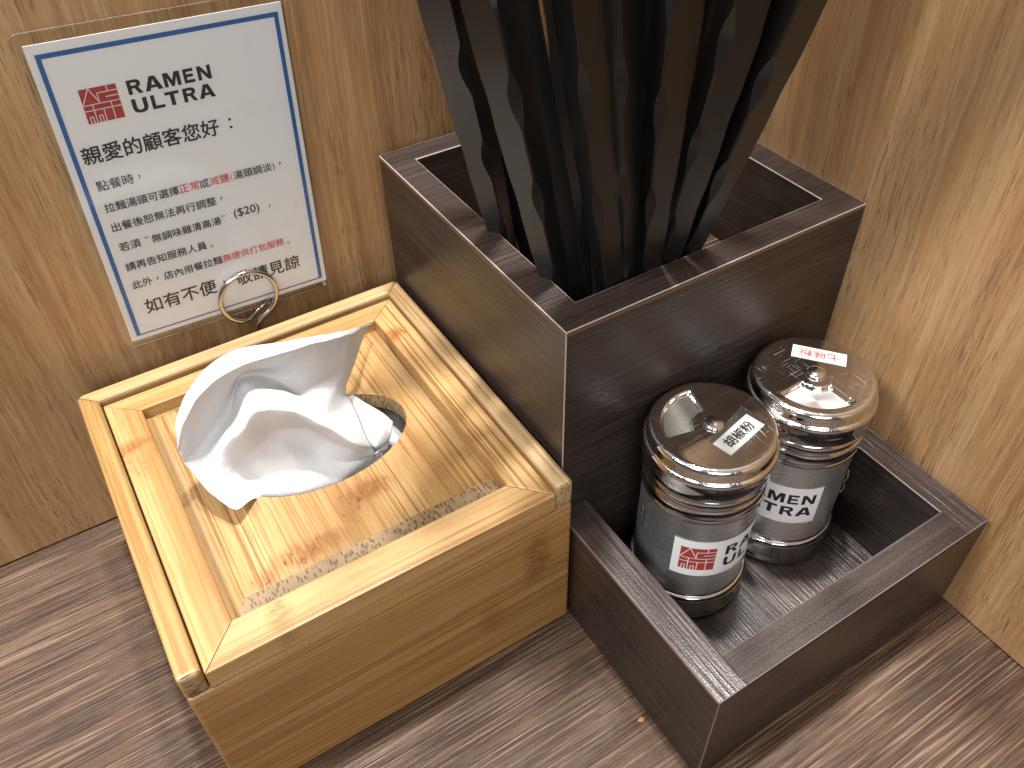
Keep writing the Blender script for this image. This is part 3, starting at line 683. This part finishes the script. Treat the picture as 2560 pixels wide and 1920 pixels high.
# ------------------------------------------------------------------ spice shakers
def smooth_step(x): x = max(0, min(1, x)); return x*x*(3-2*x)
def shaker(name, label, loc, sec_mid, sec_half, shutter_mat, dome_mat):
    t = thing(name, label, 'spice shaker', loc, 'steel spice shakers in the tray')
    b = bm_new()
    lathe(b, [(.001, .005), (.148, .004), (.150, 0), (.160, 0), (.168, .004), (.1715, .014), (.1715, .030), (.1700, .034), (.1715, .038), (.1722, .086)] + [(.1625+.0140*math.cos(math.radians(q)), .0985+.0140*math.sin(math.radians(q))) for q in range(-35, 91, 9)] + [(.1628, .116), (.1640, .119), (.1640, .126),
              (.1640, .452), (.1655, .456), (.1690, .459), (.1700, .463), (.1690, .467), (.1660, .470), (.1675, .474), (.1705, .478), (.1712, .50), (.1700, .512), (.1672, .516), (.1655, .519), (.1680, .523), (.1700, .528), (.1700, .540), (.1670, .546), (.1640, .55), (.10, .552), (.001, .552)], 128)
    for f in b.faces:
        zc = f.calc_center_median().z
        f.material_index = 0 if .118 < zc < .4535 else 1
    obj('canister', b, [M_body, M_steel], t, smooth=True)
    b = bm_new(); n = 220
    prof = [(.168, .556), (.1745, .557), (.1765, .561), (.1760, .588), (.1765, .604), (.1785, .611), (.1788, .617), (.1770, .6235), (.1735, .6275), (.1705, .629), (.1695, .632), (.1690, .648), (.1680, .655), (.1655, .6605), (.1615, .6645), (.1575, .6662), (.1540, .6668)]
    prof += [(.1540-.1532*k/60, .667) for k in range(1, 61)]
    rings = []
    r_in, r_out = .054, .134
    for (r, z) in prof:
        ring = []
        for k in range(n):
            a = 2*math.pi*k/n; zz = z
            if z >= .667 and r < .154:
                da = abs((math.degrees(a)-sec_mid+180) % 360-180)
                ins = min((sec_half-da)*math.pi/180*max(r, .03), r-r_in, r_out-r)
                zz -= .0150*smooth_step((ins+.001)/.0048)
            ring.append(b.verts.new((r*math.cos(a), r*math.sin(a), zz)))
        rings.append(ring)
    for A_, B_ in zip(rings, rings[1:]):
        for k in range(n): b.faces.new((A_[k], A_[(k+1) % n], B_[(k+1) % n], B_[k]))
    b.faces.new(rings[-1])
    ld = obj('lid', b, M_lid, t, smooth=True)
    b = bm_new(); ins = .0050; v0, v1 = [], []
    a0, a1 = math.radians(sec_mid-sec_half), math.radians(sec_mid+sec_half)
    for k in range(41):
        f = k/40; ra, rb = r_in+ins, r_out-ins
        aa = a0+ins/ra+(a1-a0-2*ins/ra)*f; ab = a0+ins/rb+(a1-a0-2*ins/rb)*f
        v0.append(b.verts.new((ra*math.cos(aa), ra*math.sin(aa), .6530))); v1.append(b.verts.new((rb*math.cos(ab), rb*math.sin(ab), .6530)))
    for k in range(40): b.faces.new((v0[k], v1[k], v1[k+1], v0[k+1]))
    obj('shutter', b, shutter_mat, ld)
    b = bm_new(); lathe(b, [(.0285, .6665), (.0285, .669)]+[(.0275*math.cos(math.radians(q)), .669+.013*math.sin(math.radians(q))) for q in range(5, 90, 7)], 48)
    obj('rivet', b, dome_mat, ld, smooth=True)
    return t, ld
def lid_label(ld, ctr, ang, w_, h_, txt, ink):
    """white sticker on the lid; ang = reading direction in degrees"""
    c, s_ = math.cos(math.radians(ang)), math.sin(math.radians(ang))
    def mp(z): return lambda x, y: (ctr[0]+c*x-s_*y, ctr[1]+s_*x+c*y, z)
    b = bm_new(); quad_strip(b, -w_/2, -h_/2, w_/2, h_/2, mp(.6682)); lb = obj('lid_label', b, M_label, ld)
    b = bm_new(); put_text(b, txt, -w_*.36, w_*.36, -h_*.28, mp(.6688), h_*.30, .006); obj('lettering', b, ink, lb)
def body_label(t, a_start, z0, h_):
    s_ = .098; r0 = .164
    def mp(off): return lambda x, y: ((r0+off)*math.cos(math.radians(a_start)+x/r0), (r0+off)*math.sin(math.radians(a_start)+x/r0), z0+y)
    W_ = .400
    b = bm_new(); quad_strip(b, 0, 0, W_, h_, mp(.0012), 60); lb = obj('body_label', b, M_label, t, smooth=True)
    y1 = .128; b = bm_new(); quad_strip(b, .0216, y1-s_, .0216+s_, y1, mp(.0018), 16); em = obj('emblem', b, M_logo, lb, smooth=True)
    b = bm_new(); logo_lines(b, .0216, y1, s_, mp(.0024)); obj('emblem_lines', b, M_logow, em)
    b = bm_new(); k = s_/.0880
    tx0, tx1 = .0216+.1131*k, .0216+.3250*k
    put_title(b, 'RAMEN', tx0, tx1, y1-.0365*k, y1, mp(.0018)); put_title(b, 'ULTRA', tx0, tx1, y1-.0848*k, y1-.0482*k, mp(.0018))
    obj('lettering', b, M_ink, lb)
def tape_piece(parent, poly, z):
    b = bm_new(); b.faces.new([b.verts.new((x, y, z)) for x, y in poly]); o = obj('clear_tape', b, M_tape, parent)
ZF = .0802
t1, l1 = shaker('spice_shaker', 'steel spice shaker nearer the bamboo box, lid sticker lettered in black', (.348, -.182, ZF), 122, 46, M_pepper, M_steel)
lid_label(l1, (.0313, -.0627), 12.4, .1475, .0560, '胡椒粉', M_ink)
body_label(t1, -153.5, .2195, .1585)
tape_piece(l1, [(.111, .012), (-.051, -.038), (-.029, -.130), (.128, -.060)], .6694)
t2, l2 = shaker('spice_shaker', 'steel spice shaker beside the oak side wall, lid sticker lettered in red', (.712, -.190, ZF), 227, 45, M_body, M_steel)
lid_label(l2, (.0650, .0485), 128.5, .1480, .0520, '七味粉', M_redtxt)
body_label(t2, -104.3-139, .2120, .1585)
# torn ends of the tape wound round the canisters
for t_, a_, zz in ((t1, 165, .34), (t2, -70, .33)):
    b = bm_new(); a = math.radians(a_)
    pts = []
    for k in range(9):
        z_ = zz-.05+.1*k/8; rr = .168+.006*abs(math.sin(k*2.3)); pts.append((rr*math.cos(a+.02*math.sin(k*3)), rr*math.sin(a+.02*math.sin(k*3)), z_))
    tube(b, pts, .0022, 6); obj('tape_end', b, film_mat('tape_end_film', .35, .85, .35), t_)

# ------------------------------------------------------------------ crumbs
def crumb(name, loc, r, mat, label):
    b = bm_new(); bmesh.ops.create_icosphere(b, subdivisions=2, radius=r)
    for v in b.verts: v.co = Vector((v.co.x*1.3, v.co.y*.9, v.co.z*.55))*(1+.35*mnoise.noise(v.co*260+Vector(loc)))
    o = obj(name, b, mat, loc=(loc[0], loc[1], loc[2]+r*.45)); tag(o, label, 'crumb')
crumb('crumb', (-.034, -.466, 0), .0085, plain('orange_crumb', (.26, .13, .03), .5), 'tiny orange crumb on the tabletop beside the dark tray')
